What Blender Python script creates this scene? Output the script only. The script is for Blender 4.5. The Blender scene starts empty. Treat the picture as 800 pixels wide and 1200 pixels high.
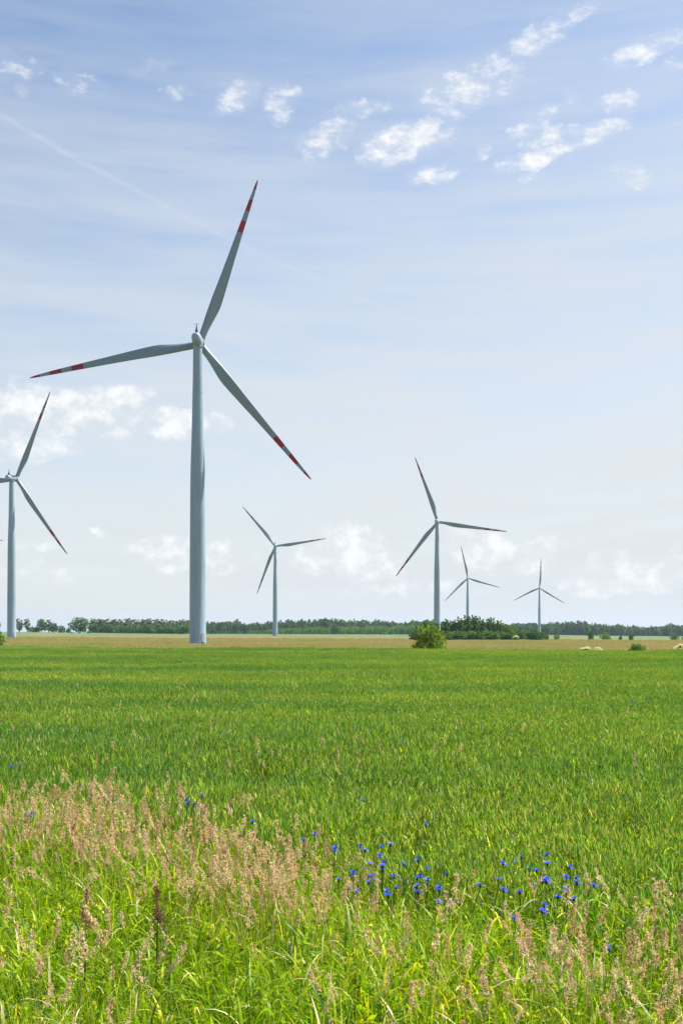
import bpy, math, random
import numpy as np
from mathutils import Euler, Vector

# ------------------------------------------------------------------ basics
R = math.radians
SC = bpy.context.scene
COL = SC.collection
F = 1250.0            # focal length expressed in photo pixels (photo 800 wide)
HOR = 741.0           # row of the eye level in the photo
CAM_Z = 2.6           # eye height over the verge
SUN_AZ, SUN_EL = 62.0, 54.0   # degrees, azimuth clockwise from +Y
RNG = np.random.default_rng(7)
random.seed(7)


def tag(o, label=None, cat=None, group=None, kind=None):
    if label: o['label'] = label
    if cat: o['category'] = cat
    if group: o['group'] = group
    if kind: o['kind'] = kind
    return o


def empty(name, loc=(0, 0, 0), rz=0.0):
    o = bpy.data.objects.new(name, None)
    o.empty_display_size = 0.5
    COL.objects.link(o)
    o.location = loc
    o.rotation_euler = (0, 0, rz)
    return o


def mesh_obj(name, v, f, mats, parent=None, mi=None, smooth=False, attrs=None):
    me = bpy.data.meshes.new(name)
    v = np.asarray(v, dtype=np.float32)
    if isinstance(f, np.ndarray):
        nf, k = f.shape
        me.vertices.add(len(v)); me.vertices.foreach_set('co', v.ravel())
        me.loops.add(nf * k); me.loops.foreach_set('vertex_index', f.astype(np.int32).ravel())
        me.polygons.add(nf)
        me.polygons.foreach_set('loop_start', np.arange(0, nf * k, k, dtype=np.int32))
        me.update(calc_edges=True)
    else:
        me.from_pydata(v.tolist(), [], f)
        me.update()
    if not isinstance(mats, (list, tuple)): mats = [mats]
    for m in mats: me.materials.append(m)
    if mi is not None:
        me.polygons.foreach_set('material_index', np.asarray(mi, dtype=np.int32))
    if smooth:
        me.polygons.foreach_set('use_smooth', np.ones(len(me.polygons), dtype=bool))
    if attrs:
        for an, (typ, data) in attrs.items():
            a = me.attributes.new(an, typ, 'POINT')
            key = 'color' if typ == 'FLOAT_COLOR' else 'value'
            a.data.foreach_set(key, np.asarray(data, dtype=np.int32 if typ == 'INT' else np.float32).ravel())
    me.validate()
    o = bpy.data.objects.new(name, me)
    COL.objects.link(o)
    if parent: o.parent = parent
    return o


def copy_thing(root, loc, rz=0.0, scale=None):
    kids = [c for c in COL.objects if c.parent is root]
    r = root.copy(); COL.objects.link(r)
    r.location = loc; r.rotation_euler = (0, 0, rz)
    if scale is not None: r.scale = scale
    for c in kids:
        k = c.copy(); COL.objects.link(k); k.parent = r
        for g in [g for g in COL.objects if g.parent is c]:
            q = g.copy(); COL.objects.link(q); q.parent = k
    return r


# ------------------------------------------------------------------ terrain
YK = np.array([-500, 0, 100, 150, 281, 525, 950, 1200, 1800, 3000, 12000], float)
UK = [-.32, -.12, .1, .32]
ZK = np.array([
    [-2.6, -2.6, -2.60, -2.72, -3.25, -2.85, -2.3, 0.3, 0.6, 0.6, 0.6],
    [-2.6, -2.6, -2.60, -2.75, -3.42, -3.5, -3.0, -2.2, -2.9, -3.0, -3.0],
    [-2.6, -2.6, -2.60, -2.75, -3.5, -3.9, -4.0, -3.5, -3.2, -3.2, -3.2],
    [-2.6, -2.6, -2.60, -2.75, -3.5, -4.4, -5.6, -6.3, -7.3, -7.3, -7.3]])


def ground_z(x, y):
    x = np.asarray(x, float); y = np.asarray(y, float)
    u = np.clip(x / np.maximum(y, 60.0), UK[0], UK[-1])
    zz = np.stack([np.interp(y, YK, ZK[i]) for i in range(4)])
    out = np.zeros(np.broadcast(x, y).shape)
    for i in range(3):
        a, b = UK[i], UK[i + 1]
        t = np.clip((u - a) / (b - a), 0, 1); t = t * t * (3 - 2 * t)
        m = (u >= a) & (u <= b)
        out = np.where(m, zz[i] * (1 - t) + zz[i + 1] * t, out)
    return out + CAM_Z


def at(px, d):
    x = (px - 400) / F * d
    return (x, d, float(ground_z(x, d)))


def verge_edge(x):            # line where the roadside grass gives way to the wheat
    return 8.7 - 0.9 * np.clip(x, -5, 4.5) + 0.35 * np.sin(x * 1.7) + 0.2 * np.sin(x * 4.1 + 1)


def wheat_edge(x):            # far edge of the wheat
    return 118 - 0.43 * np.clip(x, -80, 80) + 1.8 * np.sin(x * .13 + 1) + 1.2 * np.sin(x * .37)


# ------------------------------------------------------------------ materials
def nodes_of(m):
    m.use_nodes = True
    nt = m.node_tree
    for n in list(nt.nodes): nt.nodes.remove(n)
    return nt


def N(nt, typ, **kw):
    n = nt.nodes.new(typ)
    ins = kw.pop('ins', {})
    for k, v in kw.items(): setattr(n, k, v)
    for k, v in ins.items():
        if isinstance(v, bpy.types.NodeSocket): nt.links.new(v, n.inputs[k])
        else: n.inputs[k].default_value = v
    return n


def ramp(nt, fac, stops):
    r = N(nt, 'ShaderNodeValToRGB', ins={'Fac': fac})
    cr = r.color_ramp
    while len(cr.elements) < len(stops): cr.elements.new(0.5)
    for e, (p, c) in zip(cr.elements, stops):
        e.position = p
        e.color = (c[0], c[1], c[2], 1) if len(c) == 3 else c
    return r.outputs['Color']


def mixc(nt, fac, a, b, mode='MIX'):
    n = nt.nodes.new('ShaderNodeMix'); n.data_type = 'RGBA'; n.blend_type = mode
    for sock, v in ((n.inputs[0], fac), (n.inputs[6], a), (n.inputs[7], b)):
        if isinstance(v, bpy.types.NodeSocket): nt.links.new(v, sock)
        else: sock.default_value = v if not (isinstance(v, tuple) and len(v) == 3) else (*v, 1)
    return n.outputs[2]


def leaf_mat(name, trans=0.4, rough=0.5, noise=None, tcol=(1.5, 1.45, 0.7), rnd=0.0, spec=0.14):
    """colour comes from the per-leaf 'col' attribute; noise=(scale, tintA, tintB) adds field-wide patches"""
    m = bpy.data.materials.new(name); nt = nodes_of(m)
    col = N(nt, 'ShaderNodeAttribute', attribute_name='col').outputs['Color']
    if noise:
        (sx, sy), ta, tb = noise
        pos = N(nt, 'ShaderNodeNewGeometry').outputs['Position']
        mp = N(nt, 'ShaderNodeMapping', ins={'Vector': pos, 'Scale': (sx, sy, 0.0)})
        nz = N(nt, 'ShaderNodeTexNoise', ins={'Vector': mp.outputs[0], 'Scale': 1.0, 'Detail': 4.0, 'Roughness': 0.6})
        tint = ramp(nt, nz.outputs['Fac'], [(0.32, ta), (0.68, tb)])
        col = mixc(nt, 1.0, col, tint, 'MULTIPLY')
    if rnd:
        oi = N(nt, 'ShaderNodeObjectInfo').outputs['Random']
        tint = ramp(nt, oi, [(0.0, (1 - rnd, 1 - rnd * .8, 1 - rnd * .3)), (0.5, (1, 1, 1)), (1.0, (1 + rnd, 1 + rnd * .7, 1 - rnd * .4))])
        col = mixc(nt, 1.0, col, tint, 'MULTIPLY')
    p = N(nt, 'ShaderNodeBsdfPrincipled', ins={'Base Color': col, 'Roughness': rough, 'Specular IOR Level': spec})
    tc = mixc(nt, 1.0, col, (*tcol, 1), 'MULTIPLY')
    t = N(nt, 'ShaderNodeBsdfTranslucent', ins={'Color': tc})
    mx = N(nt, 'ShaderNodeMixShader', ins={0: trans, 1: p.outputs[0], 2: t.outputs[0]})
    out = N(nt, 'ShaderNodeOutputMaterial', ins={'Surface': mx.outputs[0]})
    return m


def paint_mat(name, col, rough=0.4, dirt=0.12):
    m = bpy.data.materials.new(name); nt = nodes_of(m)
    tc = N(nt, 'ShaderNodeTexCoord').outputs['Object']
    mp = N(nt, 'ShaderNodeMapping', ins={'Vector': tc, 'Scale': (1.2, 1.2, 0.12)})
    nz = N(nt, 'ShaderNodeTexNoise', ins={'Vector': mp.outputs[0], 'Scale': 1.0, 'Detail': 6.0, 'Roughness': 0.65})
    d = tuple(c * (1 - dirt) for c in col)
    cc = ramp(nt, nz.outputs['Fac'], [(0.35, d), (0.65, col)])
    rr = N(nt, 'ShaderNodeMapRange', ins={'Value': nz.outputs['Fac'], 'To Min': rough + .12, 'To Max': rough - .05})
    p = N(nt, 'ShaderNodeBsdfPrincipled', ins={'Base Color': cc, 'Roughness': rr.outputs[0], 'Specular IOR Level': 0.4})
    N(nt, 'ShaderNodeOutputMaterial', ins={'Surface': p.outputs[0]})
    return m


def bark_mat():
    m = bpy.data.materials.new('bark'); nt = nodes_of(m)
    tc = N(nt, 'ShaderNodeTexCoord').outputs['Object']
    mp = N(nt, 'ShaderNodeMapping', ins={'Vector': tc, 'Scale': (6, 6, 1.2)})
    nz = N(nt, 'ShaderNodeTexNoise', ins={'Vector': mp.outputs[0], 'Scale': 2.0, 'Detail': 5.0})
    cc = ramp(nt, nz.outputs['Fac'], [(0.3, (0.04, 0.03, 0.02)), (0.7, (0.14, 0.1, 0.07))])
    p = N(nt, 'ShaderNodeBsdfPrincipled', ins={'Base Color': cc, 'Roughness': 0.9})
    N(nt, 'ShaderNodeOutputMaterial', ins={'Surface': p.outputs[0]})
    return m


def ground_mat():
    m = bpy.data.materials.new('ground'); nt = nodes_of(m)
    pos = N(nt, 'ShaderNodeNewGeometry').outputs['Position']
    sep = N(nt, 'ShaderNodeSeparateXYZ', ins={0: pos})

    def noise(sx, sy, det=5.0):
        mp = N(nt, 'ShaderNodeMapping', ins={'Vector': pos, 'Scale': (sx, sy, 0)})
        return N(nt, 'ShaderNodeTexNoise', ins={'Vector': mp.outputs[0], 'Scale': 1.0, 'Detail': det, 'Roughness': .62}).outputs['Fac']

    def math_(op, a, b):
        return N(nt, 'ShaderNodeMath', operation=op, ins={0: a, 1: b}).outputs[0]
    # close: soil with old thatch under the grass and wheat
    soil = ramp(nt, noise(3, 3), [(0.35, (0.025, 0.025, 0.010)), (0.65, (0.06, 0.06, 0.02))])
    # dry meadow / stubble beyond the wheat
    nb = noise(.018, .014)
    dry = ramp(nt, nb, [(0.32, (0.13, 0.18, 0.06)), (0.44, (0.21, 0.185, 0.085)), (0.56, (0.25, 0.19, 0.10)), (0.68, (0.24, 0.215, 0.12))])
    fine = ramp(nt, noise(.9, .25), [(0.3, (.82, .84, .82)), (.7, (1.15, 1.12, 1.1))])
    dry = mixc(nt, 1.0, dry, fine, 'MULTIPLY')
    far = ramp(nt, noise(.02, .006), [(0.35, (0.06, 0.13, 0.04)), (0.65, (0.13, 0.175, 0.07))])
    # wheat edge follows y + 0.43 x = 118
    e = N(nt, 'ShaderNodeMath', operation='MULTIPLY_ADD', ins={0: sep.outputs[0], 1: 0.43, 2: sep.outputs[1]}).outputs[0]
    f1 = N(nt, 'ShaderNodeMapRange', ins={'Value': e, 'From Min': 117, 'From Max': 119}).outputs[0]
    yy = math_('ADD', sep.outputs[1], math_('MULTIPLY', noise(.01, .01), 260.0))
    f2 = N(nt, 'ShaderNodeMapRange', ins={'Value': yy, 'From Min': 960, 'From Max': 1080}).outputs[0]
    dry = mixc(nt, 1.0, dry, (.70, .72, .60), 'MULTIPLY'); c = mixc(nt, f1, soil, dry); c = mixc(nt, f2, c, far)  # dry colour darkened to paint in the self-shadowing of standing grass
    b = N(nt, 'ShaderNodeBump', ins={'Height': noise(6, 6), 'Strength': .6, 'Distance': .08})
    p = N(nt, 'ShaderNodeBsdfPrincipled', ins={'Base Color': c, 'Roughness': 0.95, 'Normal': b.outputs[0], 'Specular IOR Level': 0.1})
    N(nt, 'ShaderNodeOutputMaterial', ins={'Surface': p.outputs[0]})
    return m


M_WHITE = paint_mat('tower_paint', (0.275, 0.385, 0.465), .42, .2)
M_BLADE = paint_mat('blade_paint', (0.19, 0.27, 0.305), .42, .08)
M_RED = paint_mat('red_paint', (0.28, 0.008, 0.022), .42)
M_DARK = paint_mat('dark_metal', (0.025, 0.027, 0.03), .5)
M_GREYMETAL = paint_mat('grey_metal', (0.35, 0.36, 0.37), .5)
M_BARK = bark_mat()
M_VERGE = leaf_mat('verge_grass', .40, .42, ((.5, .5), (.75, .88, .9), (1.25, 1.1, .9)), (1.5, 1.6, .35))
M_WHEAT = leaf_mat('wheat', .37, .45, ((.04, .16), (.58, .76, .85), (1.55, 1.20, .95)), (1.45, 1.65, .4))
M_DRYGRASS = leaf_mat('dry_grass', .35, .7, ((.03, .022), (.60, .90, .50), (1.14, .96, .92)), (1.2, 1.1, .9))
M_PLUME = leaf_mat('plume', .40, .65, None, (1.15, 1.0, .85), spec=.2)
M_LEAF = leaf_mat('tree_leaf', .28, .5, None, (1.5, 1.5, .6), rnd=.22)
M_NEEDLE = leaf_mat('pine_needle', .40, .5, None, (1.4, 1.4, .6), rnd=.18)
M_FLOWER = leaf_mat('petal', .30, .6, None, (1.1, 1.0, 1.1), spec=.2)

# ------------------------------------------------------------------ blade / leaf builders (numpy, many at once)
class Soup:
    """collects quad soup with a per-vertex colour"""
    def __init__(s): s.v = []; s.f = []; s.c = []; s.n = 0
    def add(s, v, f, c):
        s.v.append(v); s.f.append(f + s.n); s.c.append(c); s.n += len(v)
    def get(s): return np.concatenate(s.v), np.concatenate(s.f), np.concatenate(s.c)


def jitter_cols(rng, n, cols, w=None, val=.18):
    cols = np.asarray(cols, float)
    k = rng.choice(len(cols), n, p=w)
    return cols[k] * (1 + rng.uniform(-val, val, (n, 1)))


def ribbons(rng, base, h, w, lean, bend, cols, seg=4, droop=.45, az=None, taper=1.4, twist=.6):
    """base (n,3), arrays of height, width, lean (rad), bend -> curved tapering leaf ribbons"""
    n = len(base)
    if az is None: az = rng.uniform(0, 2 * math.pi, n)
    t = np.linspace(0, 1, seg + 1)[None, :]
    hh, ww = h[:, None], w[:, None]
    ang = lean[:, None] + bend[:, None] * t ** 1.3          # angle from vertical along the ribbon
    ds = 1.0 / seg
    ca, sa = np.cos(ang), np.sin(ang)
    out = np.concatenate([np.zeros((n, 1)), np.cumsum((sa[:, 1:] + sa[:, :-1]) / 2 * ds, 1)], 1) * hh
    up = np.concatenate([np.zeros((n, 1)), np.cumsum((ca[:, 1:] + ca[:, :-1]) / 2 * ds, 1)], 1) * hh
    dx, dy = np.cos(az)[:, None], np.sin(az)[:, None]
    cx = base[:, 0:1] + out * dx; cy = base[:, 1:2] + out * dy; cz = base[:, 2:3] + up
    wid = ww * (1 - t ** taper) * (0.55 + 0.9 * np.minimum(t * 3, 1) * .5)
    wid = np.maximum(wid, ww * .04)
    wa = az[:, None] + math.pi / 2 + rng.uniform(-twist, twist, (n, 1)) * (0.3 + t)
    wx, wy = np.cos(wa) * wid / 2, np.sin(wa) * wid / 2
    v = np.empty((n, seg + 1, 2, 3))
    v[:, :, 0, 0] = cx - wx; v[:, :, 0, 1] = cy - wy; v[:, :, 0, 2] = cz
    v[:, :, 1, 0] = cx + wx; v[:, :, 1, 1] = cy + wy; v[:, :, 1, 2] = cz
    o = (np.arange(n) * (seg + 1) * 2)[:, None, None]
    s = (np.arange(seg) * 2)[None, :, None]
    f = o + s + np.array([0, 1, 3, 2])[None, None, :]
    c = np.repeat(cols, (seg + 1) * 2, 0)
    c = np.concatenate([c, np.ones((len(c), 1))], 1)
    tip = np.stack([cx[:, -1], cy[:, -1], cz[:, -1]], 1)
    return v.reshape(-1, 3), f.reshape(-1, 4), c, tip


def flakes(rng, pos, direc, ln, wd, cols):
    """rhombic leaf / spikelet faces centred on pos, long axis along direc"""
    n = len(pos)
    d = direc / np.maximum(np.linalg.norm(direc, axis=1, keepdims=True), 1e-6)
    r = rng.normal(size=(n, 3))
    s = np.cross(d, r); s /= np.maximum(np.linalg.norm(s, axis=1, keepdims=True), 1e-6)
    L = ln[:, None] / 2; W = wd[:, None] / 2
    k = np.cross(d, s) * W * .35
    v = np.stack([pos - d * L, pos + s * W + k, pos + d * L, pos - s * W + k], 1).reshape(-1, 3)
    f = (np.arange(n) * 4)[:, None] + np.arange(4)[None, :]
    c = np.repeat(cols, 4, 0); c = np.concatenate([c, np.ones((len(c), 1))], 1)
    return v, f, c


# ------------------------------------------------------------------ scatter: one object, geometry nodes instances of its own islands
def scatter(name, variants, pts, mats):
    """variants: list of (v,f,c[,mi]); pts: dict loc(n,3) rot(n,3) scl(n,) var(n,)"""
    V, Fc, C, ID, MI = [], [], [], [], []
    off = 0
    for k, va in enumerate(variants):
        v, f, c = va[:3]
        V.append(v); Fc.append(f + off); C.append(c); ID.append(np.full(len(v), k)); off += len(v)
        MI.append(va[3] if len(va) > 3 else np.zeros(len(f), int))
    nv = off
    npnt = len(pts['loc'])
    V.append(pts['loc']); C.append(np.ones((npnt, 4))); ID.append(100 + np.asarray(pts['var']))
    V = np.concatenate(V); Fc = np.concatenate(Fc)
    rot = np.zeros((nv + npnt, 3)); rot[nv:] = pts['rot']
    scl = np.ones((nv + npnt, 3)); s = np.asarray(pts['scl'], float)
    scl[nv:] = s if s.ndim == 2 else s[:, None]
    o = mesh_obj(name, V, Fc, mats, mi=np.concatenate(MI), attrs={
        'col': ('FLOAT_COLOR', np.concatenate(C)), 'vid': ('INT', np.concatenate(ID))})
    me = o.data
    for an, d in (('irot', rot), ('iscl', scl)):
        a = me.attributes.new(an, 'FLOAT_VECTOR', 'POINT')
        a.data.foreach_set('vector', d.astype(np.float32).ravel())
    ng = bpy.data.node_groups.new(name + '_scatter', 'GeometryNodeTree')
    ng.interface.new_socket('Geometry', in_out='INPUT', socket_type='NodeSocketGeometry')
    ng.interface.new_socket('Geometry', in_out='OUTPUT', socket_type='NodeSocketGeometry')
    gi = ng.nodes.new('NodeGroupInput'); go = ng.nodes.new('NodeGroupOutput')
    join = ng.nodes.new('GeometryNodeJoinGeometry')

    def named(nm, typ):
        n = ng.nodes.new('GeometryNodeInputNamedAttribute'); n.data_type = typ
        n.inputs['Name'].default_value = nm
        return n.outputs[0]
    vid = named('vid', 'INT'); irot = named('irot', 'FLOAT_VECTOR'); iscl = named('iscl', 'FLOAT_VECTOR')

    def sep(val):
        cmp_ = ng.nodes.new('FunctionNodeCompare'); cmp_.data_type = 'INT'; cmp_.operation = 'EQUAL'
        ia = [s for s in cmp_.inputs if s.type == 'INT']
        ng.links.new(vid, ia[0]); ia[1].default_value = val
        sg = ng.nodes.new('GeometryNodeSeparateGeometry'); sg.domain = 'POINT'
        ng.links.new(gi.outputs[0], sg.inputs['Geometry']); ng.links.new(cmp_.outputs[0], sg.inputs['Selection'])
        return sg.outputs['Selection']
    for k in range(len(variants)):
        mp = ng.nodes.new('GeometryNodeMeshToPoints'); ng.links.new(sep(100 + k), mp.inputs['Mesh'])
        ip = ng.nodes.new('GeometryNodeInstanceOnPoints')
        ng.links.new(mp.outputs[0], ip.inputs['Points'])
        ng.links.new(sep(k), ip.inputs['Instance'])
        er = ng.nodes.new('FunctionNodeEulerToRotation'); ng.links.new(irot, er.inputs[0])
        ng.links.new(er.outputs[0], ip.inputs['Rotation'])
        ng.links.new(iscl, ip.inputs['Scale'])
        ng.links.new(ip.outputs[0], join.inputs[0])
    ng.links.new(join.outputs[0], go.inputs[0])
    md = o.modifiers.new('scatter', 'NODES'); md.node_group = ng
    return o


def jgrid(rng, x0, x1, y0, y1, step):
    xs = np.arange(x0, x1, step); ys = np.arange(y0, y1, step)
    X, Y = np.meshgrid(xs, ys)
    X = X.ravel() + rng.uniform(-.5, .5, X.size) * step; Y = Y.ravel() + rng.uniform(-.5, .5, Y.size) * step
    return X, Y


# ------------------------------------------------------------------ ground
def build_ground():
    xs = np.concatenate([-np.geomspace(9000, 6, 46), np.linspace(-5, 5, 9), np.geomspace(6, 9000, 46)])
    ys = np.concatenate([np.linspace(-300, 0, 8), np.linspace(5, 300, 60), np.geomspace(305, 11000, 70)])
    X, Y = np.meshgrid(xs, ys); Z = ground_z(X, Y)
    ny, nx = X.shape
    i = np.arange(ny - 1)[:, None] * nx + np.arange(nx - 1)[None, :]
    f = np.stack([i, i + 1, i + nx + 1, i + nx], -1).reshape(-1, 4)
    o = mesh_obj('ground', np.stack([X, Y, Z], -1).reshape(-1, 3), f, ground_mat(), smooth=True)
    tag(o, kind='structure')


build_ground()

# ------------------------------------------------------------------ wheat
def wheat_patch(seed, half=.55, n=300):
    rng = np.random.default_rng(seed); S = Soup()
    b = np.zeros((n, 3)); b[:, :2] = rng.uniform(-half, half, (n, 2))
    h = rng.normal(.74, .05, n)
    az = rng.uniform(0, 6.283, n)
    lean = np.abs(rng.normal(0, .07, n)); bend = np.abs(rng.normal(0, .14, n))
    green = [(.148, .255, .020), (.195, .30, .018), (.045, .115, .026), (.36, .41, .06)]
    c = jitter_cols(rng, n, green, [.35, .35, .2, .1])
    v, f, cc, tip = ribbons(rng, b, h, np.full(n, .006), lean, bend, c, seg=2, az=az, taper=8)
    S.add(v, f, cc)
    # ears: flattened spindles leaning with the stem
    ed = np.stack([np.cos(az) * .35, np.sin(az) * .35, np.ones(n)], 1) + rng.normal(0, .15, (n, 3))
    ec = jitter_cols(rng, n, [(.17, .31, .08), (.22, .35, .10), (.38, .42, .18)], [.46, .38, .16])
    for q in range(2):
        v, f, cc = flakes(rng, tip + ed * .03, ed, rng.uniform(.075, .11, n), np.full(n, .019), ec)
        S.add(v, f, cc)
    # leaves
    for q in range(4):
        lb = b.copy(); fr = rng.uniform(.2, .92, n)
        lb[:, 2] = h * fr
        k = np.sin(lean + bend * .4) * h * fr
        lb[:, 0] += np.cos(az) * k; lb[:, 1] += np.sin(az) * k
        lc = jitter_cols(rng, n, green + [(.42, .46, .18)], [.25, .25, .28, .12, .10], .5)  # the added pale leaf colour paints in glints of light on the leaves
        v, f, cc, _ = ribbons(rng, lb, rng.uniform(.09, .22, n), rng.uniform(.009, .017, n),
                              rng.uniform(.10, .8, n), rng.uniform(.2, 1.9, n), lc, seg=3)
        S.add(v, f, cc)
    return S.get()


def build_wheat():
    rng = np.random.default_rng(11)
    X, Y = jgrid(rng, -75, 75, 4.0, 155, .92)
    keep = (np.abs(X) < .40 * Y + 4.5) & (Y > verge_edge(X) + .1 + rng.normal(0, .5, X.size)) & (Y < wheat_edge(X) + rng.normal(0, 1.6, X.size))
    X, Y = X[keep], Y[keep]
    n = len(X)
    # slow height waves through the stand
    hv = 1 + .07 * np.sin(X * .21 + Y * .13) + .06 * np.sin(Y * .45 + X * .05) + .06 * np.sin(X * .9 + 2) * np.sin(Y * .8) + rng.normal(0, .05, n)
    s = np.stack([np.full(n, 1.0), np.full(n, 1.0), hv], 1)
    rot = np.zeros((n, 3)); rot[:, 2] = rng.uniform(0, 6.283, n)
    rot[:, 0] = rng.normal(0, .05, n); rot[:, 1] = rng.normal(0, .05, n)
    o = scatter('wheat', [wheat_patch(100 + k) for k in range(7)],
                dict(loc=np.stack([X, Y, ground_z(X, Y)], 1), rot=rot, scl=s, var=rng.integers(0, 7, n)), [M_WHEAT])
    tag(o, 'green unripe wheat filling the wide field between the grassy verge and the brown strip', 'wheat', kind='stuff')


# ------------------------------------------------------------------ verge grass
GR = [(.22, .34, .007), (.30, .41, .008), (.125, .25, .010), (.035, .10, .012), (.44, .43, .025), (.68, .62, .38)]


def verge_patch(seed, half=.42, n=430):
    rng = np.random.default_rng(seed); S = Soup()
    b = np.zeros((n, 3)); b[:, :2] = rng.uniform(-half, half, (n, 2))
    h = rng.uniform(.30, .80, n) * rng.choice([1, 1, 1.2], n)
    c = jitter_cols(rng, n, GR, [.27, .24, .16, .22, .07, .04], .45)  # share of dark blades paints the shade of gaps into the sward
    v, f, cc, _ = ribbons(rng, b, h, rng.uniform(.005, .011, n), np.abs(rng.normal(0, .18, n)),
                          np.abs(rng.normal(.35, .5, n)), c, seg=4)
    S.add(v, f, cc)
    # broader arching leaves at the top of the sward
    m = 130
    b = np.zeros((m, 3)); b[:, :2] = rng.uniform(-half, half, (m, 2)); b[:, 2] = rng.uniform(.15, .6, m)
    c = jitter_cols(rng, m, GR, [.3, .3, .12, .08, .1, .1], .25)
    v, f, cc, _ = ribbons(rng, b, rng.uniform(.12, .36, m), rng.uniform(.010, .020, m), rng.uniform(.2, 1.0, m),
                          rng.uniform(.4, 2.4, m), c, seg=5, taper=2.2)
    S.add(v, f, cc)
    # small herb leaves
    m = 140
    p = np.zeros((m, 3)); p[:, :2] = rng.uniform(-half, half, (m, 2)); p[:, 2] = rng.uniform(.25, .66, m)
    d = rng.normal(size=(m, 3)); d[:, 2] *= .5
    v, f, cc = flakes(rng, p, d, rng.uniform(.03, .075, m), rng.uniform(.012, .028, m), jitter_cols(rng, m, GR[:5], None, .25))
    S.add(v, f, cc)
    return S.get()


def build_verge():
    rng = np.random.default_rng(21)
    X, Y = jgrid(rng, -9, 9, 2.9, 16.0, .30)
    keep = (np.abs(X) < .36 * Y + 2.2) & (Y < verge_edge(X) + rng.normal(0, .9, X.size))
    X, Y = X[keep], Y[keep]; n = len(X)
    hv = .95 + .14 * np.sin(X * 1.9 + 1) * np.sin(Y * 1.3) + rng.normal(0, .1, n)
    rot = np.zeros((n, 3)); rot[:, 2] = rng.uniform(0, 6.283, n); rot[:, :2] = rng.normal(0, .07, (n, 2))
    s = np.stack([np.ones(n), np.ones(n), np.clip(hv, .65, 1.25)], 1)
    o = scatter('verge_grass', [verge_patch(200 + k) for k in range(8)],
                dict(loc=np.stack([X, Y, ground_z(X, Y)], 1), rot=rot, scl=s, var=rng.integers(0, 8, n)), [M_VERGE])
    tag(o, 'bright yellow green meadow grass of the verge along the bottom of the picture', 'grass', kind='stuff')


# ------------------------------------------------------------------ plume grass (pinkish seed heads)
def plume(seed):
    rng = np.random.default_rng(seed); S = Soup()
    H = 1.0
    az = np.array([rng.uniform(0, 6.283)])
    lean, bend = np.array([abs(rng.normal(0, .08))]), np.array([abs(rng.normal(.14, .16))])
    stem = [(.26, .22, .08)]
    v, f, cc, tip = ribbons(rng, np.zeros((1, 3)), np.array([H]), np.array([.004]), lean, bend, np.array(stem), seg=6, az=az, taper=9)
    S.add(v, f, cc)
    a = lean[0] + bend[0]
    d = np.array([math.sin(a) * math.cos(az[0]), math.sin(a) * math.sin(az[0]), math.cos(a)])
    L = rng.uniform(.11, .20); W = rng.uniform(.010, .028)
    n = 135
    t = rng.uniform(0, 1, n) ** .9
    env = np.sin(np.pi * np.clip(t * .86 + .1, 0, 1)) ** .8
    # clusters along the side branches
    nb = 26; bt = rng.uniform(0, 1, nb); ba = rng.uniform(0, 6.283, nb)
    k = rng.integers(0, nb, n)
    t = np.clip(bt[k] + rng.uniform(0, .22, n), 0, 1.05)
    env = np.sin(np.pi * np.clip(bt[k] * .8 + .14, 0, 1))
    rr = W * env * rng.uniform(.1, 1.25, n)
    sway = np.sin(t * 2.0) * .03
    p = tip + d * (t[:, None] * L - .02) + np.stack([np.cos(ba[k]) * rr + sway * math.cos(az[0]), np.sin(ba[k]) * rr + sway * math.sin(az[0]), -t * t * .012], 1)
    p += rng.normal(0, .003, p.shape)
    dd = d[None] * 1.0 + np.stack([np.cos(ba[k]), np.sin(ba[k]), np.zeros(n)], 1) * .5 + rng.normal(0, .6, (n, 3))
    hue = [(1, 1, 1), (1.04, .95, .88), (.98, 1.1, .95), (.80, .72, .68), (1.1, 1.12, 1.1), (.92, .98, .80)][seed % 6]
    c = jitter_cols(rng, n, [(.62, .475, .28), (.70, .57, .37), (.46, .31, .18), (.78, .68, .48)], [.4, .3, .15, .15], .15) * np.array(hue)
    v, f, cc = flakes(rng, p, dd, rng.uniform(.010, .024, n), rng.uniform(.004, .0075, n), c)
    S.add(v, f, cc)
    # two stem leaves
    lb = np.tile(np.array([[0, 0, .45]]), (2, 1)) + rng.uniform(-.02, .02, (2, 3)); lb[:, 2] += rng.uniform(-.2, .25, 2)
    v, f, cc, _ = ribbons(rng, lb, rng.uniform(.2, .3, 2), np.full(2, .008), rng.uniform(.2, .5, 2), rng.uniform(.3, 1.2, 2),
                          jitter_cols(rng, 2, GR[:4]), seg=4)
    S.add(v, f, cc)
    return S.get()


def gauss_pts(rng, cx, cy, sx, sy, n):
    """cx, cy are picture columns/rows of the seed heads, turned into standing places on the ground"""
    return None


def plume_spot(px, py, top=1.17):
    d = (CAM_Z - top) * F / (py - HOR)
    return (px - 400) / F * d, d


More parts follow.
